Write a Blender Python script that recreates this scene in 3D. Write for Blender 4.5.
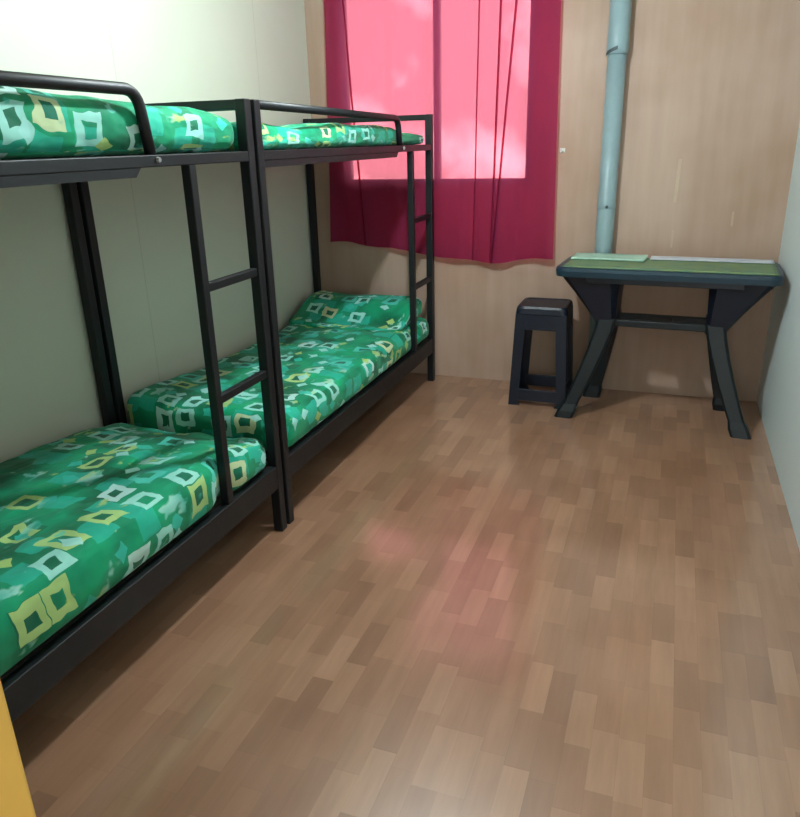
import bpy, bmesh, math, random
from mathutils import Vector, Matrix, noise
random.seed(7)
S = bpy.context.scene
for o in list(bpy.data.objects): bpy.data.objects.remove(o)

# ------------------------------------------------------------------ camera
F_PX = 728.47
cam_d = bpy.data.cameras.new('camera'); cam = bpy.data.objects.new('camera', cam_d)
S.collection.objects.link(cam); S.camera = cam
cam_d.sensor_fit = 'HORIZONTAL'; cam_d.sensor_width = 36.0
cam_d.lens = 36.0 * F_PX / 800.0; cam_d.clip_start = 0.02
RX = Vector((0.94064017, 0.3385859, -0.0235722))      # image right
RD = Vector((0.09551755, -0.33072587, -0.93888061))   # image down
RF = Vector((-0.32568767, 0.88089726, -0.34343494))   # view direction
m = Matrix((RX, -RD, -RF)).transposed().to_4x4(); m.translation = Vector((0, 0, 1.55))
cam.matrix_world = m

# ------------------------------------------------------------------ sky, exposure
W = bpy.data.worlds.new('world'); S.world = W; W.use_nodes = True
nt = W.node_tree; nt.nodes.clear()
wo = nt.nodes.new('ShaderNodeOutputWorld'); bg = nt.nodes.new('ShaderNodeBackground')
tc = nt.nodes.new('ShaderNodeTexCoord'); sp = nt.nodes.new('ShaderNodeSeparateXYZ')
rp = nt.nodes.new('ShaderNodeValToRGB')
nt.links.new(tc.outputs['Generated'], sp.inputs[0]); nt.links.new(sp.outputs['Z'], rp.inputs[0])
rp.color_ramp.elements[0].position = 0.45; rp.color_ramp.elements[0].color = (0.62, 0.66, 0.64, 1)
rp.color_ramp.elements[1].position = 0.62; rp.color_ramp.elements[1].color = (0.95, 1.0, 1.0, 1)
cl = nt.nodes.new('ShaderNodeTexNoise'); cl.inputs['Scale'].default_value = 9.0; cl.inputs['Detail'].default_value = 4.0   # broken bright cloud
nt.links.new(tc.outputs['Generated'], cl.inputs['Vector'])
cr = nt.nodes.new('ShaderNodeMapRange'); nt.links.new(cl.outputs['Fac'], cr.inputs[0])
for k_, v_ in zip((1, 2, 3, 4), (0.50, 0.72, 0.85, 2.6)): cr.inputs[k_].default_value = v_
nt.links.new(rp.outputs[0], bg.inputs[0]); mu = nt.nodes.new('ShaderNodeMath'); mu.operation = 'MULTIPLY'; nt.links.new(cr.outputs[0], mu.inputs[0])
mu.inputs[1].default_value = 3.0; nt.links.new(mu.outputs[0], bg.inputs[1])
nt.links.new(bg.outputs[0], wo.inputs[0])
S.view_settings.view_transform = 'Standard'; S.view_settings.look = 'None'
S.view_settings.gamma = 1.0; S.view_settings.use_curve_mapping = False
S.view_settings.exposure = 0.42
BULB = Vector((-0.88, 2.66, 2.42)); BULB_STRENGTH = 1020.0

# ------------------------------------------------------------------ helpers
COL = S.collection
def lin(r, g, b):
    f = lambda c: (c/255/12.92) if c/255 <= 0.04045 else ((c/255+0.055)/1.055)**2.4
    return (f(r), f(g), f(b), 1)

def mat(name, col=(0.8, 0.8, 0.8, 1), rough=0.5, spec=0.5, metal=0.0):
    M = bpy.data.materials.new(name); M.use_nodes = True
    b = M.node_tree.nodes['Principled BSDF']
    b.inputs['Base Color'].default_value = col; b.inputs['Roughness'].default_value = rough
    b.inputs['Specular IOR Level'].default_value = spec; b.inputs['Metallic'].default_value = metal
    return M
class NT:
    """short-hand for wiring nodes"""
    def __init__(s, M): s.t = M.node_tree; s.b = s.t.nodes.get('Principled BSDF')
    def n(s, kind, **kw):
        x = s.t.nodes.new('ShaderNode' + kind)
        for k, v in kw.items(): setattr(x, k, v)
        return x
    def l(s, a, b): s.t.links.new(a, b)
    def val(s, sock, v):
        if isinstance(v, (int, float, tuple)): sock.default_value = v
        else: s.l(v, sock)
    def m(s, op, a, b=0.0, c=None):
        x = s.n('Math', operation=op); s.val(x.inputs[0], a); s.val(x.inputs[1], b)
        if c is not None: s.val(x.inputs[2], c)
        return x.outputs[0]
    def mix(s, f, a, b, blend='MIX'):
        x = s.n('Mix', data_type='RGBA', blend_type=blend)
        s.val(x.inputs[0], f); s.val(x.inputs[6], a); s.val(x.inputs[7], b); return x.outputs[2]
    def noise(s, vec, scale, detail=3, rough=0.5, dim='3D'):
        x = s.n('TexNoise', noise_dimensions=dim); s.l(vec, x.inputs['Vector'])
        x.inputs['Scale'].default_value = scale; x.inputs['Detail'].default_value = detail
        x.inputs['Roughness'].default_value = rough; return x
    def mapping(s, vec, scale=(1, 1, 1), loc=(0, 0, 0), rot=(0, 0, 0)):
        x = s.n('Mapping'); s.l(vec, x.inputs[0]); x.inputs['Scale'].default_value = scale
        x.inputs['Location'].default_value = loc; x.inputs['Rotation'].default_value = rot; return x.outputs[0]
    def ramp(s, f, stops, interp='LINEAR'):
        x = s.n('ValToRGB'); s.l(f, x.inputs[0]); e = x.color_ramp.elements; x.color_ramp.interpolation = interp
        while len(e) < len(stops): e.new(0.5)
        for i, (p, c) in enumerate(stops): e[i].position = p; e[i].color = c
        return x.outputs[0]
    def bump(s, h, strength=0.2, dist=0.01):
        x = s.n('Bump'); s.l(h, x.inputs['Height']); x.inputs['Strength'].default_value = strength
        x.inputs['Distance'].default_value = dist; s.l(x.outputs[0], s.b.inputs['Normal'])

def obj(name, bm, M, parent=None, smooth=False, loc=None):
    bmesh.ops.recalc_face_normals(bm, faces=bm.faces)
    me = bpy.data.meshes.new(name); bm.to_mesh(me); bm.free()
    if smooth:
        for p in me.polygons: p.use_smooth = True
    me.materials.append(M)
    o = bpy.data.objects.new(name, me); COL.objects.link(o)
    if parent: o.parent = parent
    if loc: o.location = loc
    return o
def tag(o, label=None, cat=None, group=None, kind=None):
    if label: o['label'] = label
    if cat: o['category'] = cat
    if group: o['group'] = group
    if kind: o['kind'] = kind
    return o
def empty(name, loc, rz=0.0):
    o = bpy.data.objects.new(name, None); COL.objects.link(o); o.empty_display_size = 0.1
    o.location = loc; o.rotation_euler.z = rz; return o
def copy_tree(o, parent=None):
    c = o.copy(); COL.objects.link(c); c.parent = parent
    for ch in [x for x in bpy.data.objects if x.parent == o]: copy_tree(ch, c)
    return c
def children(o): return [x for x in bpy.data.objects if x.parent == o]

def box(bm, x0, x1, y0, y1, z0, z1, bev=0.0, seg=2):
    r = bmesh.ops.create_cube(bm, size=1.0); vs = r['verts']
    for v in vs:
        v.co = Vector(((x0+x1)/2 + v.co.x*(x1-x0), (y0+y1)/2 + v.co.y*(y1-y0), (z0+z1)/2 + v.co.z*(z1-z0)))
    if bev:
        es = list({e for v in vs for e in v.link_edges})
        bmesh.ops.bevel(bm, geom=es, offset=bev, segments=seg, affect='EDGES', profile=0.5)
    return bm
def bx(*a, **k): return box(bmesh.new(), *a, **k)

def rings(bm, loops, cap=True):
    """skin a list of equal-length closed loops of points"""
    V = [[bm.verts.new(p) for p in L] for L in loops]; n = len(loops[0])
    for a, b in zip(V, V[1:]):
        for i in range(n): bm.faces.new((a[i], a[(i+1) % n], b[(i+1) % n], b[i]))
    if cap:
        bm.faces.new(V[0][::-1]); bm.faces.new(V[-1])
    return bm
def tube(bm, pts, r, n=12, flat=1.0):
    pts = [Vector(p) for p in pts]; L = []
    up = Vector((0.0, 0.0, 1.0))
    prev = None
    for i, p in enumerate(pts):
        t = (pts[min(i+1, len(pts)-1)] - pts[max(i-1, 0)]).normalized()
        if prev is None:
            a = t.orthogonal().normalized()
        else:
            a = (prev - t*prev.dot(t)).normalized()
        prev = a; b = t.cross(a)
        L.append([p + a*math.cos(2*math.pi*k/n)*r + b*math.sin(2*math.pi*k/n)*r for k in range(n)])
    return rings(bm, L)
def arc_corner(p0, p1, p2, rad, n=7):
    """points rounding the corner p1 of the path p0-p1-p2"""
    p0, p1, p2 = Vector(p0), Vector(p1), Vector(p2)
    a = p1 + (p0-p1).normalized()*rad; b = p1 + (p2-p1).normalized()*rad
    return [((1-t)**2)*a + 2*t*(1-t)*p1 + t*t*b for t in [i/n for i in range(n+1)]]
def rrect(cx, cy, hx, hy, r, z, n=5):
    """rounded rectangle loop in a horizontal plane"""
    P = []
    for sx, sy, a0 in ((1, 1, 0), (-1, 1, 90), (-1, -1, 180), (1, -1, 270)):
        for k in range(n+1):
            a = math.radians(a0 + 90*k/n)
            P.append(Vector((cx + sx*(hx-r) + r*math.cos(a), cy + sy*(hy-r) + r*math.sin(a), z)))
    return P
def loft_bar(bm, secs):
    """secs: (centre, half-width vector, half-depth vector) stations of a rectangular bar with chamfered edges"""
    L = []
    for c, a, b in secs:
        c, a, b = Vector(c), Vector(a), Vector(b); q = 0.72
        L.append([c+a*q+b, c+a+b*q, c+a-b*q, c+a*q-b, c-a*q-b, c-a-b*q, c-a+b*q, c-a*q+b])
    return rings(bm, L)

# ------------------------------------------------------------------ materials
def geo_pos(N): return N.n('NewGeometry').outputs['Position']
# vinyl parquet floor
M_floor = mat('vinyl_parquet', rough=0.36, spec=0.5); N = NT(M_floor)
P = geo_pos(N); xyz = N.n('SeparateXYZ'); N.l(P, xyz.inputs[0])
row = N.m('FLOOR', N.m('DIVIDE', xyz.outputs['X'], 0.070))
wr = N.n('TexWhiteNoise', noise_dimensions='1D'); N.l(row, wr.inputs['W'])
yy = N.m('ADD', N.m('DIVIDE', xyz.outputs['Y'], 0.215), N.m('MULTIPLY', wr.outputs['Value'], 7.3))
colm = N.m('FLOOR', yy)
cv = N.n('CombineXYZ'); N.l(row, cv.inputs[0]); N.l(colm, cv.inputs[1])
wn = N.n('TexWhiteNoise', noise_dimensions='3D'); N.l(cv.outputs[0], wn.inputs['Vector'])
base = N.ramp(wn.outputs['Value'], [(0.0, lin(137, 97, 73)), (0.35, lin(153, 110, 83)), (0.7, lin(162, 119, 91)), (1.0, lin(174, 132, 104))])
gn = N.noise(N.mapping(P, scale=(26, 2.6, 1)), 1.0, 4, 0.6)
grain = N.ramp(gn.outputs['Fac'], [(0.3, (0.84, 0.82, 0.80, 1)), (0.7, (1.1, 1.1, 1.1, 1))])
big = N.noise(P, 2.2, 2, 0.5)
c = N.mix(1.0, base, grain, 'MULTIPLY')
c = N.mix(0.25, c, N.ramp(big.outputs['Fac'], [(0.35, (0.45, 0.30, 0.21, 1)), (0.65, (0.30, 0.18, 0.11, 1))]))
# soft wood shapes within each block
fl = N.m('FRACT', N.m('DIVIDE', xyz.outputs['X'], 0.070)); fy = N.m('FRACT', yy)
seam = N.m('MAXIMUM', N.m('LESS_THAN', fl, 0.02), N.m('LESS_THAN', fy, 0.008))
c = N.mix(N.m('MULTIPLY', seam, 0.16), c, lin(95, 62, 42))
N.l(c, N.b.inputs['Base Color'])
N.l(N.m('ADD', 0.33, N.m('MULTIPLY', gn.outputs['Fac'], 0.08)), N.b.inputs['Roughness'])
N.bump(gn.outputs['Fac'], 0.02, 0.003)
N.b.inputs['Coat Weight'].default_value = 0.9; N.b.inputs['Coat Roughness'].default_value = 0.11; N.b.inputs['Coat IOR'].default_value = 1.75

def paint(name, col, col2, rough=0.55, scale=3.0, seams=()):
    M = mat(name, col, rough, 0.3); N = NT(M); P = geo_pos(N)
    nz = N.noise(P, scale, 4, 0.6); c = N.mix(N.m('MULTIPLY', nz.outputs['Fac'], 0.8), col, col2)
    if seams:
        s = N.n('SeparateXYZ'); N.l(P, s.inputs[0]); acc = None
        for ax, v, w in seams:
            q = N.m('LESS_THAN', N.m('ABSOLUTE', N.m('SUBTRACT', s.outputs[ax], v)), w)
            acc = q if acc is None else N.m('MAXIMUM', acc, q)
        c = N.mix(N.m('MULTIPLY', acc, 0.3), c, (col2[0]*0.55, col2[1]*0.55, col2[2]*0.52, 1))
    N.l(c, N.b.inputs['Base Color'])
    fine = N.noise(P, 60, 3, 0.6); N.bump(fine.outputs['Fac'], 0.06, 0.003)
    return M
M_left = paint('cream_board', lin(214, 214, 199), lin(206, 205, 187), 0.5, 2.0, (('Y', 2.83, 0.003), ('Y', 1.61, 0.003), ('Y', 4.05, 0.003)))
M_right = paint('pale_board', lin(212, 224, 224), lin(204, 216, 216), 0.5, 2.0)
M_pass = paint('passage_board', lin(190, 188, 180), lin(180, 176, 168))
M_ceil = paint('ceiling_board', lin(196, 186, 168), lin(186, 176, 158), 0.6, 2.0)
# plywood back wall
M_ply = mat('plywood', lin(178, 146, 120), 0.6, 0.3); N = NT(M_ply); P = geo_pos(N)
g1 = N.noise(N.mapping(P, scale=(14, 14, 1.2)), 1.0, 5, 0.6); g2 = N.noise(P, 1.6, 3, 0.5)
c = N.ramp(g1.outputs['Fac'], [(0.3, lin(174, 146, 126)), (0.7, lin(188, 160, 142))])
c = N.mix(0.35, c, N.ramp(g2.outputs['Fac'], [(0.35, lin(168, 132, 108)), (0.65, lin(202, 176, 160))]))
s = N.n('SeparateXYZ'); N.l(P, s.inputs[0])
def rectmask(x, z, hx, hz, lean=0.0):
    dx = N.m('SUBTRACT', s.outputs['X'], N.m('ADD', x, N.m('MULTIPLY', N.m('SUBTRACT', s.outputs['Z'], z), lean)))
    return N.m('MULTIPLY', N.m('LESS_THAN', N.m('ABSOLUTE', dx), hx), N.m('LESS_THAN', N.m('ABSOLUTE', N.m('SUBTRACT', s.outputs['Z'], z)), hz))
marks = None
for a in ((0.012, 1.30, 0.009, 0.12, 0.03), (0.015, 0.97, 0.006, 0.05, 0.0), (0.33, 1.09, 0.006, 0.04, 0.0)):
    q = rectmask(*a); marks = q if marks is None else N.m('MAXIMUM', marks, q)
sm = N.noise(P, 35, 2, 0.5)
c = N.mix(N.m('MULTIPLY', marks, N.m('MULTIPLY', sm.outputs['Fac'], 0.6)), c, lin(214, 192, 168))
N.l(c, N.b.inputs['Base Color']); N.bump(g1.outputs['Fac'], 0.08, 0.003)

def metal_paint(name, col, rough):
    M = mat(name, col, rough, 0.5); N = NT(M); P = geo_pos(N)
    nz = N.noise(P, 18, 3, 0.6)
    N.l(N.mix(N.m('MULTIPLY', nz.outputs['Fac'], 0.5), col, (col[0]*0.6, col[1]*0.6, col[2]*0.6, 1)), N.b.inputs['Base Color'])
    N.l(N.m('ADD', rough-0.06, N.m('MULTIPLY', nz.outputs['Fac'], 0.14)), N.b.inputs['Roughness'])
    return M
M_black = metal_paint('black_enamel', lin(9, 13, 18), 0.5)
M_deck = metal_paint('dark_plywood_deck', lin(46, 38, 34), 0.8)
M_navy = metal_paint('dark_blue_plastic', lin(9, 20, 38), 0.42)
M_teal = metal_paint('dark_teal_plastic', lin(6, 18, 24), 0.45)
M_edge = metal_paint('teal_table_top', lin(26, 54, 68), 0.34)
M_pvc = metal_paint('grey_pvc', lin(146, 170, 174), 0.38)
M_pvcdark = metal_paint('dark_joint', lin(70, 82, 86), 0.6)
M_ochre = metal_paint('ochre_paint', lin(228, 182, 86), 0.5)
M_alu = metal_paint('window_metal', lin(150, 150, 150), 0.4)
M_white = metal_paint('white_plastic', lin(225, 222, 215), 0.5)
M_steel = metal_paint('bolt_steel', lin(150, 150, 150), 0.35)

# green printed bedsheet
M_sheet = mat('green_printed_sheet', rough=0.72, spec=0.25); N = NT(M_sheet)
uv = N.n('UVMap').outputs['UV']
ob = N.n('ObjectInfo')
sh = N.n('CombineXYZ'); N.l(N.m('MULTIPLY', ob.outputs['Random'], 9.0), sh.inputs[0]); N.l(N.m('MULTIPLY', ob.outputs['Random'], 5.0), sh.inputs[1])
ad = N.n('VectorMath', operation='ADD'); N.l(uv, ad.inputs[0]); N.l(sh.outputs[0], ad.inputs[1]); UVS = ad.outputs[0]
wob = N.noise(UVS, 9.0, 2, 0.5)
wsub = N.n('VectorMath', operation='SUBTRACT'); N.l(wob.outputs['Color'], wsub.inputs[0]); wsub.inputs[1].default_value = (0.5, 0.5, 0.5)
wsc = N.n('VectorMath', operation='SCALE'); N.l(wsub.outputs[0], wsc.inputs[0]); wsc.inputs['Scale'].default_value = 0.065
wad = N.n('VectorMath', operation='ADD'); N.l(UVS, wad.inputs[0]); N.l(wsc.outputs[0], wad.inputs[1]); UVW = wad.outputs[0]
def motif(scale, loc, rnd, metric):
    v = N.n('TexVoronoi', voronoi_dimensions='2D', distance=metric, feature='F1')
    N.l(N.mapping(UVW, loc=loc), v.inputs['Vector']); v.inputs['Scale'].default_value = scale
    v.inputs['Randomness'].default_value = rnd
    cs = N.n('SeparateColor'); N.l(v.outputs['Color'], cs.inputs[0])
    return v.outputs['Distance'], cs.outputs[0], cs.outputs[1], cs.outputs[2]
def band(d, a, b): return N.m('MULTIPLY', N.m('GREATER_THAN', d, a), N.m('LESS_THAN', d, b))
def gt(v, t): return N.m('GREATER_THAN', v, t)
gz = N.noise(UVS, 4.5, 2, 0.5)
c = N.ramp(gz.outputs['Fac'], [(0.32, lin(3, 104, 70)), (0.5, lin(6, 148, 104)), (0.68, lin(10, 166, 112))])
# soft dark and turquoise shapes
d, r1, r2, r3 = motif(7.5, (3.1, 1.7, 0), 0.9, 'CHEBYCHEV')
c = N.mix(N.m('MULTIPLY', N.m('LESS_THAN', d, 0.34), N.m('MULTIPLY', gt(r1, 0.58), 0.65)), c, lin(40, 186, 160))
c = N.mix(N.m('MULTIPLY', N.m('LESS_THAN', d, 0.30), N.m('MULTIPLY', N.m('LESS_THAN', r1, 0.22), 0.6)), c, lin(3, 92, 62))
# hollow squares, cream, pale blue and lime
d, r1, r2, r3 = motif(6.7, (0.4, 0.2, 0), 0.75, 'CHEBYCHEV')
ringm = N.m('MULTIPLY', band(d, 0.15, 0.31), gt(r1, 0.38))
rc = N.ramp(r2, [(0.0, lin(178, 212, 132)), (0.2, lin(206, 222, 172)), (0.34, lin(160, 226, 212)), (0.68, lin(190, 230, 222)), (0.80, lin(80, 200, 180))], 'CONSTANT')
c = N.mix(N.m('MULTIPLY', ringm, 0.92), c, rc)
c = N.mix(N.m('MULTIPLY', N.m('LESS_THAN', d, 0.15), N.m('MULTIPLY', gt(r1, 0.5), 0.85)), c, lin(8, 100, 72))
# brushed pale smears
sm1 = N.noise(N.mapping(UVW, scale=(1.0, 1.5, 1)), 7.0, 3, 0.6); sm2 = N.noise(UVS, 3.1, 2, 0.5)
c = N.mix(N.m('MULTIPLY', N.ramp(sm1.outputs['Fac'], [(0.60, (0, 0, 0, 1)), (0.65, (1, 1, 1, 1))]), 0.75), c, N.ramp(sm2.outputs['Fac'], [(0.42, lin(60, 190, 168)), (0.5, lin(170, 226, 216)), (0.58, lin(186, 212, 120))]))
# small loose blobs
d, r1, r2, r3 = motif(8.3, (5.2, 3.3, 0), 1.0, 'MANHATTAN')
c = N.mix(N.m('MULTIPLY', N.m('LESS_THAN', d, 0.26), N.m('MULTIPLY', gt(r1, 0.5), 0.9)), c, N.ramp(r3, [(0.0, lin(164, 226, 216)), (0.45, lin(176, 208, 120)), (0.62, lin(52, 190, 166))], 'CONSTANT'))
N.l(c, N.b.inputs['Base Color'])
fz = N.noise(N.mapping(UVS, scale=(1, 1.6, 1)), 6.5, 2, 0.5); N.bump(fz.outputs['Fac'], 0.55, 0.04)
try: N.b.inputs['Sheen Weight'].default_value = 0.1
except Exception: pass

# red curtain: thin woven cloth that lets light through
M_cur = bpy.data.materials.new('thin_red_cloth'); M_cur.use_nodes = True; N = NT(M_cur); N.t.nodes.clear()
P = geo_pos(N)
out = N.n('OutputMaterial'); dif = N.n('BsdfDiffuse'); tra = N.n('BsdfTranslucent'); see = N.n('BsdfTransparent')
wv = N.noise(N.mapping(P, scale=(30, 30, 4)), 1.0, 3, 0.6)
cc = N.mix(wv.outputs['Fac'], lin(146, 66, 110), lin(126, 54, 100)); N.l(cc, dif.inputs[0])
tra.inputs[0].default_value = lin(245, 112, 150)
see.inputs[0].default_value = (1.0, 0.26, 0.32, 1)
m1 = N.n('MixShader'); m1.inputs[0].default_value = 0.4; N.l(dif.outputs[0], m1.inputs[1]); N.l(tra.outputs[0], m1.inputs[2])
m2 = N.n('MixShader'); m2.inputs[0].default_value = 0.42; N.l(m1.outputs[0], m2.inputs[1]); N.l(see.outputs[0], m2.inputs[2])
N.l(m2.outputs[0], out.inputs[0])

M_glass = bpy.data.materials.new('window_glass'); M_glass.use_nodes = True; N = NT(M_glass); N.t.nodes.clear()
out = N.n('OutputMaterial'); tr = N.n('BsdfTransparent'); gl = N.n('BsdfGlossy'); mx = N.n('MixShader')
tr.inputs[0].default_value = (0.93, 0.96, 0.95, 1); gl.inputs['Roughness'].default_value = 0.02
fr = N.n('Fresnel'); N.l(fr.outputs[0], mx.inputs[0]); N.l(tr.outputs[0], mx.inputs[1]); N.l(gl.outputs[0], mx.inputs[2]); N.l(mx.outputs[0], out.inputs[0])
M_bulb = bpy.data.materials.new('lit_bulb'); M_bulb.use_nodes = True; N = NT(M_bulb); N.t.nodes.clear()
out = N.n('OutputMaterial'); em = N.n('Emission'); em.inputs[0].default_value = (0.80, 0.93, 1.0, 1); em.inputs[1].default_value = BULB_STRENGTH
N.l(em.outputs[0], out.inputs[0])

# ------------------------------------------------------------------ room shell
XL, XR, YF, YB, ZC = -2.315, 0.60, 0.25, 4.70, 2.62
def struct(name, bm, M, parent=None):
    o = obj(name, bm, M, parent)
    if not parent: o['kind'] = 'structure'
    return o
struct('floor', bx(XL-0.1, 1.4, -1.4, YB+0.1, -0.08, 0), M_floor)
struct('ceiling', bx(XL-0.1, 1.4, -1.4, YB+0.1, ZC, ZC+0.08), M_ceil)
bm = bmesh.new()                                       # unseen passage walls, added to limit daylight through the door; far end open
for a in ((-1.4, -1.3, -1.3, 0.13), (1.3, 1.4, -1.3, 0.13), (XR, 1.4, 0.13, 0.245)): box(bm, a[0], a[1], a[2], a[3], 0, ZC)
struct('wall_passage_added', bm, M_pass)
struct('wall_left', bx(XL-0.1, XL, 0.12, YB+0.1, 0, ZC), M_left)
struct('wall_right', bx(XR, XR+0.1, 0.12, YB+0.1, 0, ZC), M_right)
WX0, WX1, WZ0, WZ1 = -2.09, -0.845, 1.29, 2.44
bm = bmesh.new()
for a in ((XL, WX0, 0, ZC), (WX1, XR, 0, ZC), (WX0, WX1, 0, WZ0), (WX0, WX1, WZ1, ZC)):
    box(bm, a[0], a[1], YB, YB+0.09, a[2], a[3])
struct('wall_back', bm, M_ply)
DX0, DX1, DZ = -0.40, 0.52, 2.10
bm = bmesh.new()
for a in ((XL, DX0, 0, ZC), (DX1, XR, 0, ZC), (DX0, DX1, DZ, ZC)): box(bm, a[0], a[1], 0.13, 0.245, a[2], a[3])
struct('wall_front', bm, M_left)
d1 = empty('door_1', (0, 0, 0)); d1['kind'] = 'structure'
for n_, a in (('jamb', (DX0, DX0+0.04, 0.09, 0.257, 0, DZ)), ('jamb', (DX1-0.04, DX1, 0.09, 0.257, 0, DZ)), ('lintel', (DX0+0.04, DX1-0.04, 0.09, 0.257, DZ-0.04, DZ))):
    obj(n_, bx(*a, bev=0.003), M_ochre, d1)
d1['label'] = 'ochre yellow door jamb at the lower left corner'
# window: frame, mullion, panes
w1 = empty('window_1', (0, 0, 0)); w1['kind'] = 'structure'
bm = bmesh.new(); y0, y1 = YB+0.02, YB+0.07
for a in ((WX0, WX0+0.035, WZ0, WZ1), (WX1-0.035, WX1, WZ0, WZ1), (WX0+0.035, WX1-0.035, WZ0, WZ0+0.03), (WX0+0.035, WX1-0.035, WZ1-0.035, WZ1)):
    box(bm, a[0], a[1], y0, y1, a[2], a[3])
obj('window_frame', bm, M_alu, w1)
MX = -1.452
obj('mullion', bx(MX-0.018, MX+0.018, y0, y1, WZ0+0.03, WZ1-0.035), M_alu, w1)
for a, b in ((WX0+0.035, MX-0.018), (MX+0.018, WX1-0.035)):
    obj('pane', bx(a, b, YB+0.043, YB+0.047, WZ0+0.03, WZ1-0.035), M_glass, w1)

# ------------------------------------------------------------------ ceiling bulb
t = tag(empty('ceiling_bulb', (BULB.x, BULB.y, ZC)), 'bare round white bulb hanging from a holder under the ceiling', 'light bulb')
bm = bmesh.new()
rings(bm, [[Vector((r*math.cos(2*math.pi*k/20), r*math.sin(2*math.pi*k/20), z)) for k in range(20)] for r, z in ((0.055, 0), (0.055, -0.02), (0.03, -0.035), (0.024, -0.10))])
obj('holder', bm, M_white, t, True)
bm = bmesh.new(); bmesh.ops.create_uvsphere(bm, u_segments=24, v_segments=14, radius=0.045)
for v in bm.verts:
    if v.co.z > 0: v.co.z *= 1.4
    v.co.z += BULB.z - ZC + 0.03
obj('bulb', bm, M_bulb, t, True)

# ------------------------------------------------------------------ bunk beds
BW0, BW1 = -2.302, -1.432      # wall side, room side
BL = 2.13                      # outer length along y
PS = 0.042                     # post section
def make_bed(g0, g1):
    r = empty('bunk_bed', (0, 0, 0))
    xa, xb = BW0, BW1
    for x in (xa, xb-PS):
        for y in (0, BL-PS):
            obj('post', bx(x, x+PS, y, y+PS, 0, 1.705, bev=0.004), M_black, r)
    for z0, z1 in ((0.205, 0.305), (1.498, 1.532)):
        for x in (xa, xb-PS):
            obj('side_rail', bx(x+0.002, x+PS-0.002, PS, BL-PS, z0, z1, bev=0.003), M_black, r)
        for y in (0, BL-PS):
            obj('end_rail', bx(xa+PS, xb-PS, y+0.002, y+PS-0.002, z0, z1, bev=0.003), M_black, r)
        obj('deck_board', bx(xa+PS, xb-PS, PS, BL-PS, z1-0.016, z1-0.001), M_deck, r)
    for y in (0, BL-PS):   # head and foot rail on top
        obj('top_rail', bx(xa+PS, xb-PS, y+0.006, y+PS-0.006, 1.672, 1.704, bev=0.003), M_black, r)
    # stiffener under the upper side rail, with a cut-off end
    for x in (xb-PS+0.004,):
        bm = bmesh.new(); w = PS-0.008; prof = [(PS, 1.498), (1.50, 1.498), (1.475, 1.473), (PS, 1.473)]
        rings(bm, [[Vector((xx, y, z)) for y, z in prof] for xx in (x, x+w)])
        obj('stiffener', bm, M_black, r)
    # guard rail
    xg = xb-PS/2; ye = 1.545
    pts = [Vector((xg, PS-0.005, g0))] + arc_corner((xg, 0.2, g0+(g1-g0)*0.1), (xg, ye, g1), (xg, ye+0.03, 1.53), 0.055) + [Vector((xg, ye+0.028, 1.528))]
    obj('guard_rail', tube(bmesh.new(), pts, 0.0165, 12), M_black, r, True)
    # wall-side guard rail
    # ladder: one upright, rungs run to the far post
    yl = 1.750
    obj('ladder_upright', bx(xb-PS+0.004, xb-0.004, yl-0.017, yl+0.017, 0.305, 1.498, bev=0.003), M_black, r)
    for z in (1.105, 0.705):
        obj('rung', bx(xb-PS+0.008, xb-0.008, yl+0.017, BL-PS, z-0.016, z+0.016, bev=0.005), M_black, r)
    bm = bmesh.new(); bmesh.ops.create_cone(bm, cap_ends=True, segments=10, radius1=0.009, radius2=0.007, depth=0.008)
    for v in bm.verts: v.co = Vector((xb+0.004+v.co.z, ye+0.03+v.co.x, 1.518+v.co.y))
    obj('bolt', bm, M_steel, r)
    return r
YA, YBED = 0.306, 2.460
bedA = make_bed(1.708, 1.706); bedA.location = (0, YA, 0)
tag(bedA, 'black steel bunk bed nearest the camera, its ladder in the middle of the room', 'bunk bed', 'bunk beds along the left wall')
bedB = make_bed(1.690, 1.672); bedB.location = (0, YBED, 0)
tag(bedB, 'black steel bunk bed at the far end, standing against the red curtain', 'bunk bed', 'bunk beds along the left wall')

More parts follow.
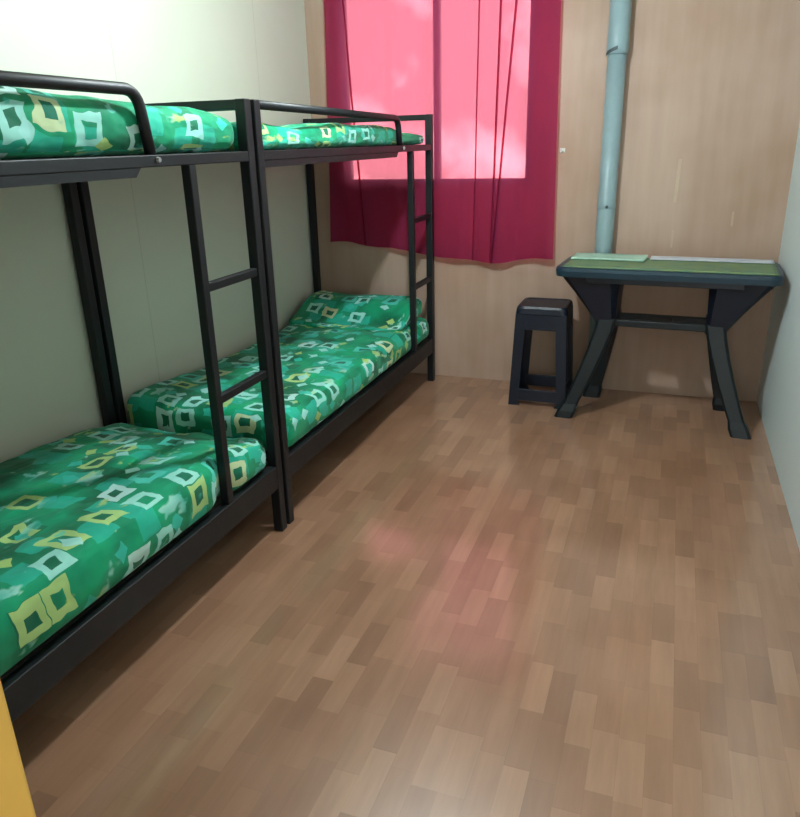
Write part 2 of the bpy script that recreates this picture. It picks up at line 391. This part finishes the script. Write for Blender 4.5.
# ------------------------------------------------------------------ mattresses
def smooth01(t): t = max(0.0, min(1.0, t)); return t*t*(3-2*t)
def lerp_tab(tab, t):
    if t <= tab[0][0]: return tab[0][1]
    for (a, va), (b, vb) in zip(tab, tab[1:]):
        if t <= b: return va + (vb-va)*smooth01((t-a)/(b-a)) if b > a else vb
    return tab[-1][1]
def soft_block(x0, x1, y0, y1, zt, zb, rad, seed, amp, nx=30, ny=84, nz=8, bulge=0.0, hang=None):
    """rounded soft box with grid uv wrapped over its edges; zt, zb: functions of (x, y)"""
    bm = bmesh.new(); uvl = bm.loops.layers.uv.new('UVMap'); cache = {}
    hx, hy = (x1-x0)/2, (y1-y0)/2; cx, cy = (x0+x1)/2, (y0+y1)/2
    H = 0.17; hz = H/2
    off = Vector((seed*3.7, seed*1.9, seed*5.3))
    def vert(i, j, k):
        key = (i, j, k)
        if key in cache: return cache[key]
        p = Vector((-hx+2*hx*i/nx, -hy+2*hy*j/ny, -hz+2*hz*k/nz))
        q = Vector((max(-hx+rad, min(hx-rad, p.x)), max(-hy+rad, min(hy-rad, p.y)), max(-hz+rad, min(hz-rad, p.z))))
        dd = p-q
        if dd.length > 1e-9:
            mx_ = max(abs(dd.x), abs(dd.y), abs(dd.z)); p = q + dd*(mx_/dd.length)
        X, Y = cx+p.x, cy+p.y; a = (p.z+hz)/H
        z = zb(X, Y) + (zt(X, Y)-zb(X, Y))*a
        w = Vector((X, Y, z))
        n1 = noise.noise(Vector((X*4.0, Y*3.2, a*0.8))+off); n2 = noise.noise(Vector((X*11, Y*8, a*2))+off*1.7)
        n3 = abs(noise.noise(Vector((X*6+Y*3, Y*4-X*2, 0))+off*2.3))
        zz = (n1*1.0 + n2*0.45 - (0.5-n3)*0.7)*amp
        w.z += zz*(0.25+0.75*a)
        side = max(0.0, (abs(p.x)-(hx-rad))/rad)
        w.x += math.copysign(1, p.x)*side*(n2*0.6+n1*0.8)*amp*0.6
        w.x += math.copysign(1, p.x)*side*bulge*math.sin(math.pi*a)
        if hang and p.x > 0: w.x += smooth01((p.x-(hx-0.16))/0.16)*hang(Y)
        eside = max(0.0, (abs(p.y)-(hy-rad))/rad)
        w.y += math.copysign(1, p.y)*eside*n1*amp*0.5
        cache[key] = bm.verts.new(w); return cache[key]
    def face(ks, uvs):
        try: f = bm.faces.new([vert(*k) for k in ks])
        except ValueError: return
        for l, u in zip(f.loops, uvs): l[uvl].uv = u
    dx, dy, dz = 2*hx/nx, 2*hy/ny, H/nz
    for i in range(nx):
        for j in range(ny):
            for k, fl in ((nz, 0), (0, 1)):
                q = [(i, j, k), (i+1, j, k), (i+1, j+1, k), (i, j+1, k)]
                face(q if not fl else q[::-1], [((b)*dy, a*dx + fl*3) for a, b, _ in (q if not fl else q[::-1])])
    for j in range(ny):
        for k in range(nz):
            q = [(nx, j, k), (nx, j+1, k), (nx, j+1, k+1), (nx, j, k+1)]
            face(q, [(b*dy, nx*dx+(nz-e)*dz) for _, b, e in q])
            q = [(0, j, k), (0, j, k+1), (0, j+1, k+1), (0, j+1, k)]
            face(q, [(b*dy, -(nz-e)*dz) for _, b, e in q])
    for i in range(nx):
        for k in range(nz):
            q = [(i, 0, k), (i+1, 0, k), (i+1, 0, k+1), (i, 0, k+1)]
            face(q, [(-(nz-e)*dz, a*dx) for a, _, e in q])
            q = [(i, ny, k), (i, ny, k+1), (i+1, ny, k+1), (i+1, ny, k)]
            face(q, [(ny*dy+(nz-e)*dz, a*dx) for a, _, e in q])
    return bm
MXA, MXB = -2.256, -1.478
# lower near
topA = [(0.3, 0.52), (1.0, 0.525), (1.9, 0.515), (2.15, 0.49), (2.42, 0.438)]
botA = [(0.3, 0.309), (2.42, 0.306)]
def hang_over(yl, ya, yb):
    def f(y):
        g = min(smooth01((y-ya-0.05)/0.06), smooth01((yb-0.05-y)/0.06), smooth01((abs(y-yl)-0.035)/0.05))
        return 0.034*g
    return f
def front(x): return smooth01((x-(-1.75))/0.3)
o = obj('mattress', soft_block(MXA, MXB, 0.37, 2.428, lambda x, y: lerp_tab(topA, y) - 0.025*(1-front(x)), lambda x, y: 0.306 + (lerp_tab(botA, y)-0.306)*front(x), 0.055, 1, 0.016, bulge=0.008, hang=hang_over(2.056, 0.34, 2.43)), M_sheet, None, True)
tag(o, 'thick mattress in a green printed sheet on the lower bunk nearest the camera', 'mattress', 'mattresses in green printed sheets')
# lower far
topB = [(2.46, 0.49), (3.3, 0.475), (4.0, 0.475), (4.6, 0.46)]
botB = [(2.46, 0.307), (4.6, 0.312)]
o = obj('mattress', soft_block(MXA, MXB, 2.485, 4.53, lambda x, y: lerp_tab(topB, y) + 0.03*(1-smooth01((x+2.27)/0.25))*(1-smooth01((y-2.5)/0.6)), lambda x, y: 0.306 + (lerp_tab(botB, y)-0.306)*front(x), 0.055, 2, 0.015, bulge=0.008, hang=hang_over(4.21, 2.456, 4.586)), M_sheet, None, True)
tag(o, 'mattress in a green printed sheet on the lower bunk near the red curtain', 'mattress', 'mattresses in green printed sheets')
# upper near and far
topUA = [(0.3, 1.715), (1.3, 1.712), (1.8, 1.69), (2.1, 1.675), (2.4, 1.66)]
o = obj('mattress', soft_block(MXA, MXB, 0.37, 2.395, lambda x, y: lerp_tab(topUA, y), lambda x, y: 1.533, 0.05, 3, 0.012, bulge=0.012), M_sheet, None, True)
tag(o, 'rumpled mattress in a green printed sheet on the upper bunk nearest the camera', 'mattress', 'mattresses in green printed sheets')
topUB = [(2.46, 1.645), (2.9, 1.615), (3.3, 1.64), (4.0, 1.635), (4.15, 1.605), (4.6, 1.595)]
o = obj('mattress', soft_block(MXA, MXB, 2.505, 4.53, lambda x, y: lerp_tab(topUB, y), lambda x, y: 1.533, 0.035, 4, 0.011, bulge=0.01), M_sheet, None, True)
tag(o, 'mattress in green printed sheet on the far upper bunk beside the red curtain', 'mattress', 'mattresses in green printed sheets')
# pillow at the far end of the lower bunk
def pz(x, y): return 0.475 + 0.015 + 0.11*smooth01((y-4.04)/0.34) + 0.02*(1-smooth01((x+2.27)/0.3))
o = obj('pillow', soft_block(-2.25, -1.482, 4.02, 4.525, pz, lambda x, y: 0.462, 0.06, 5, 0.010, nx=26, ny=20, nz=6), M_sheet, None, True)
tag(o, 'low pillow in the same green print at the curtain end of the far lower bunk', 'pillow')

# ------------------------------------------------------------------ curtain
ZCT = 2.53
def make_curtain():
    t = empty('curtain', (0, 0, 0))
    tag(t, 'thin red curtain covering the window on the plywood wall', 'curtain')
    xl0, xl1, xr0, xr1 = -2.150, -2.195, -0.700, -0.672     # top/bottom x of the two sides
    folds = [(-2.03, -1.93, 0.006), (-1.16, -1.19, 0.0045), (-1.03, -1.07, 0.0065), (-0.93, -1.06, 0.0065)]
    cols = []     # (x at top, x at bottom, y offset)
    n_between = 26
    knots = [(xl0, xl1)] + [(a, b) for a, b, _ in folds] + [(xr0, xr1)]
    for i in range(len(knots)-1):
        (a0, b0), (a1, b1) = knots[i], knots[i+1]
        k = max(3, int(n_between*(a1-a0)/0.4))
        for q in range(k+1):
            if (q == 0 and i > 0) or (q == k and i < len(knots)-2): continue
            f = q/k; cols.append((a0+(a1-a0)*f, b0+(b1-b0)*f, 0.0))
        if i < len(folds):
            w = folds[i][2]
            for s_, yo in ((-1, 0.0), (1, -0.003), (-1, -0.007), (1, -0.010)):
                cols.append((a1+s_*w, b1+s_*w, yo))
    nz = 60; C = []
    for j in range(nz+1):
        v = j/nz; row_ = []
        for a, b, yo in cols:
            x = a+(b-a)*v
            u = (x+2.19)/1.52
            zb = 0.915 - 0.105*smooth01(u/0.75) + 0.035*smooth01((u-0.75)/0.25) + 0.006*math.sin(u*23)
            z = ZCT + (zb-ZCT)*v
            amp = 0.006 + 0.006*v
            y = 4.648 + yo*(1-0.3*v) + amp*math.sin(u*31+0.6*math.sin(v*4)) + 0.004*math.sin(u*67+2) + 0.008*noise.noise(Vector((x*3, 0, z*2)))
            row_.append(Vector((x, y, z)))
        C.append(row_)
    bm = bmesh.new(); G = [[bm.verts.new(p) for p in r_] for r_ in C]
    for j in range(nz):
        for i in range(len(cols)-1): bm.faces.new((G[j][i], G[j][i+1], G[j+1][i+1], G[j+1][i]))
    obj('cloth', bm, M_cur, t, True)
    bm = bmesh.new(); V = [[bm.verts.new(C[j][i] + Vector((0, -0.0035, 0))) for i in range(len(cols))] for j in (nz-1, nz)]
    for i in range(len(cols)-1): bm.faces.new((V[0][i], V[0][i+1], V[1][i+1], V[1][i]))
    obj('hem', bm, M_cur, t, True)
    return t
make_curtain()
o = obj('curtain_rod', tube(bmesh.new(), [(-2.24, 4.668, ZCT-0.012), (-0.62, 4.668, ZCT-0.012)], 0.008, 10), M_alu, None, True)
tag(o, 'thin metal rod holding the red curtain above the window', 'curtain rod')

# ------------------------------------------------------------------ pipe on the back wall
p = empty('vent_pipe', (-0.372, YB-0.060, 0))
tag(p, 'grey plastic pipe running up the plywood wall behind the table', 'pipe')
def circ(r, z, n=24): return [Vector((r*math.cos(2*math.pi*k/n), r*math.sin(2*math.pi*k/n), z)) for k in range(n)]
obj('lower_length', rings(bmesh.new(), [circ(0.052, 0.0), circ(0.052, 1.985)]), M_pvc, p, True)
obj('socket', rings(bmesh.new(), [circ(0.056, 1.98), circ(0.060, 1.985), circ(0.060, 2.07), circ(0.058, 2.075), circ(0.058, ZC)]), M_pvc, p, True)
bm = bmesh.new(); n = 20                       # dark smear of glue round part of the joint
vs = [[bm.verts.new((0.0605*math.cos(a), 0.0605*math.sin(a), z+0.035*(i/n-0.55))) for z in (1.985, 2.004)] for i, a in enumerate([math.radians(180+95*i/n) for i in range(n+1)])]
for a, b in zip(vs, vs[1:]): bm.faces.new((a[0], b[0], b[1], a[1]))
obj('joint_smear', bm, M_pvcdark, p, True)
bm = rings(bmesh.new(), [circ(0.054, 1.150), circ(0.0545, 1.152), circ(0.0545, 1.176), circ(0.054, 1.178)], cap=False)
obj('strap', bm, M_pvc, p, True)
bm = bmesh.new(); bmesh.ops.create_uvsphere(bm, u_segments=10, v_segments=6, radius=0.009)
for v in bm.verts: v.co += Vector((0.006, -0.0545, 1.162))
obj('screw', bm, M_pvcdark, p, True)

h = empty('wall_hook', (-0.655, YB, 1.48)); tag(h, 'tiny white hook on the plywood wall beside the red curtain', 'hook')
obj('plate', bx(-0.016, 0.016, -0.006, 0.0, -0.013, 0.013, bev=0.003), M_white, h)
obj('peg', tube(bmesh.new(), [(0, -0.004, 0), (0, -0.02, -0.004), (0, -0.026, 0.004)], 0.004, 8), M_white, h, True)

# ------------------------------------------------------------------ plastic table
T = empty('plastic_table', (0.0, 4.315, 0), -0.055)
tag(T, 'dark teal plastic table with splayed legs in the right corner', 'table')
ZT = 0.878; HX, HY = 0.575, 0.245
bm = bmesh.new()
rings(bm, [rrect(0, 0, HX-0.02, HY-0.02, 0.05, ZT-0.052), rrect(0, 0, HX-0.004, HY-0.004, 0.06, ZT-0.05), rrect(0, 0, HX, HY, 0.062, ZT-0.02), rrect(0, 0, HX-0.004, HY-0.004, 0.06, ZT-0.004), rrect(0, 0, HX-0.014, HY-0.014, 0.05, ZT)])
obj('tabletop', bm, M_edge, T)
bm = bmesh.new()
for y in (-HY+0.05, HY-0.05): box(bm, -0.40, 0.40, y-0.012, y+0.012, ZT-0.085, ZT-0.05, bev=0.004)
obj('apron', bm, M_navy, T)
for sx in (-1, 1):
    # end panel: broad under the top, narrowing to the knee
    secs = []
    for f in (0, 0.15, 0.35, 0.6, 0.85, 1.0):
        z = ZT-0.05 - f*0.30; cx = sx*(0.395 - 0.11*f**0.9); hw = 0.115*(1-f)**1.2 + 0.05; hd = 0.20 - 0.07*f
        secs.append(((cx, 0, z), (hw, 0, 0), (0, hd, 0)))
    obj('end_panel', loft_bar(bmesh.new(), secs), M_navy, T)
    for sy in (-1, 1):
        secs = []
        for f in (0, 0.12, 0.3, 0.5, 0.7, 0.86, 0.93, 1.0):
            z = 0.585*(1-f); cx = sx*(0.285 + (0.195 if sy < 0 else 0.10)*f**1.25); cy = sy*(0.105 + 0.105*f**1.1)
            hw = 0.052 - 0.012*f + (0.012 if f > 0.9 else 0); hd = 0.036 - 0.006*f + (0.010 if f > 0.9 else 0)
            secs.append(((cx, cy, z), (hw, 0, 0), (0, hd, 0)))
        obj('leg', loft_bar(bmesh.new(), secs), M_teal, T)
bm = bmesh.new()
for y in (-0.085, 0.085): box(bm, -0.27, 0.27, y-0.016, y+0.016, 0.535, 0.575, bev=0.006)
box(bm, -0.06, 0.06, -0.07, 0.07, 0.54, 0.565, bev=0.004)
obj('stretcher', bm, M_teal, T)
# things lying on the table
def sheet_mat(name, base, c2, c3, sc):
    M = mat(name, base, 0.5, 0.4); N = NT(M); P = geo_pos(N)
    a = N.noise(N.mapping(P, scale=(sc, sc*2, 1)), 1.0, 3, 0.6)
    N.l(N.ramp(a.outputs['Fac'], [(0.35, base), (0.5, c2), (0.66, c3)]), N.b.inputs['Base Color']); return M
M_mat = sheet_mat('printed_table_mat', lin(92, 126, 102), lin(112, 134, 88), lin(78, 118, 104), 6)
M_cloth = sheet_mat('pale_green_cloth', lin(160, 200, 178), lin(178, 212, 192), lin(150, 190, 172), 9)
M_paper = sheet_mat('pale_paper', lin(200, 204, 214), lin(214, 216, 222), lin(186, 190, 208), 9)
def slab(x0, x1, y0, y1, z0, th, wave, seed, nx=36, ny=10):
    bm = bmesh.new(); V = {}
    for k in (0, 1):
        for i in range(nx+1):
            for j in range(ny+1):
                x = x0+(x1-x0)*i/nx; y = y0+(y1-y0)*j/ny
                wv_ = wave*(0.5+0.5*noise.noise(Vector((x*7+seed, y*9, seed))))
                V[i, j, k] = bm.verts.new((x + 0.006*noise.noise(Vector((y*12, seed, 1))), y + 0.006*noise.noise(Vector((x*9, seed, 2))), z0 + (th+wv_)*k))
    for i in range(nx):
        for j in range(ny):
            bm.faces.new((V[i, j, 1], V[i+1, j, 1], V[i+1, j+1, 1], V[i, j+1, 1]))
            bm.faces.new((V[i, j, 0], V[i, j+1, 0], V[i+1, j+1, 0], V[i+1, j, 0]))
    for i in range(nx):
        for j, fl in ((0, 0), (ny, 1)): bm.faces.new((V[i, j, 0], V[i+1, j, 0], V[i+1, j, 1], V[i, j, 1]))
    for j in range(ny):
        for i in (0, nx): bm.faces.new((V[i, j, 0], V[i, j+1, 0], V[i, j+1, 1], V[i, j, 1]))
    return bm
def on_table(name, label, cat, bm, M):
    o = obj(name, bm, M, None, True); o.location = T.location; o.rotation_euler = T.rotation_euler
    return tag(o, label, cat)
on_table('table_mat', 'green printed plastic mat spread along the table top', 'table mat', slab(-0.53, 0.545, -0.228, 0.18, ZT+0.0005, 0.003, 0.004, 1.0), M_mat)
on_table('folded_cloth', 'pale green folded cloth on the left half of the table', 'cloth', slab(-0.53, -0.12, 0.02, 0.228, ZT+0.0085, 0.006, 0.006, 4.0), M_cloth)
on_table('paper_sheet', 'pale lilac paper strip along the back edge of the table', 'paper', slab(-0.10, 0.54, 0.11, 0.228, ZT+0.0085, 0.003, 0.003, 8.0), M_paper)

# ------------------------------------------------------------------ stool
Q = empty('plastic_stool', (-0.672, 4.405, 0), 0.0)
tag(Q, 'dark blue plastic stool standing left of the table', 'stool')
SH = 0.615
bm = bmesh.new()
rings(bm, [rrect(0, 0, 0.150, 0.145, 0.03, SH-0.05), rrect(0, 0, 0.155, 0.150, 0.035, SH-0.045), rrect(0, 0, 0.150, 0.146, 0.04, SH-0.012), rrect(0, 0, 0.142, 0.138, 0.04, SH), rrect(0, 0, 0.125, 0.122, 0.035, SH), rrect(0, 0, 0.12, 0.118, 0.03, SH-0.004)])
obj('seat', bm, M_navy, Q)
def half(z): return 0.148 + 0.027*(1-z/SH)
for sx in (-1, 1):
    for sy in (-1, 1):
        L = []
        for z in (0.0, 0.02, 0.2, 0.4, 0.5, SH-0.045):
            hx = half(z); w = 0.058 + (0.012 if z < 0.01 else 0) + (0.035 if z > 0.5 else (0.004 if z > 0.35 else 0)); t_ = 0.016
            L.append([Vector((sx*a, sy*b*0.97, z)) for a, b in ((hx, hx), (hx-w, hx), (hx-w, hx-t_), (hx-t_, hx-t_), (hx-t_, hx-w), (hx, hx-w))])
        obj('leg', rings(bmesh.new(), L), M_navy, Q)
for ax in (0, 1):
    for s_ in (-1, 1):
        hz_ = half(0.08); a = hz_-0.012; L = []
        bm = bmesh.new()
        if ax == 0: box(bm, -a+0.03, a-0.03, s_*a*0.97-0.007, s_*a*0.97+0.007, 0.03, 0.105, bev=0.004)
        else: box(bm, s_*a-0.007, s_*a+0.007, -a*0.97+0.03, a*0.97-0.03, 0.03, 0.105, bev=0.004)
        obj('lower_rail', bm, M_navy, Q)
        bm = bmesh.new(); a = half(0.5)-0.010
        if ax == 0: box(bm, -a+0.05, a-0.05, s_*a*0.97-0.007, s_*a*0.97+0.007, 0.475, SH-0.045, bev=0.003)
        else: box(bm, s_*a-0.007, s_*a+0.007, -a*0.97+0.05, a*0.97-0.05, 0.475, SH-0.045, bev=0.003)
        obj('skirt', bm, M_navy, Q)
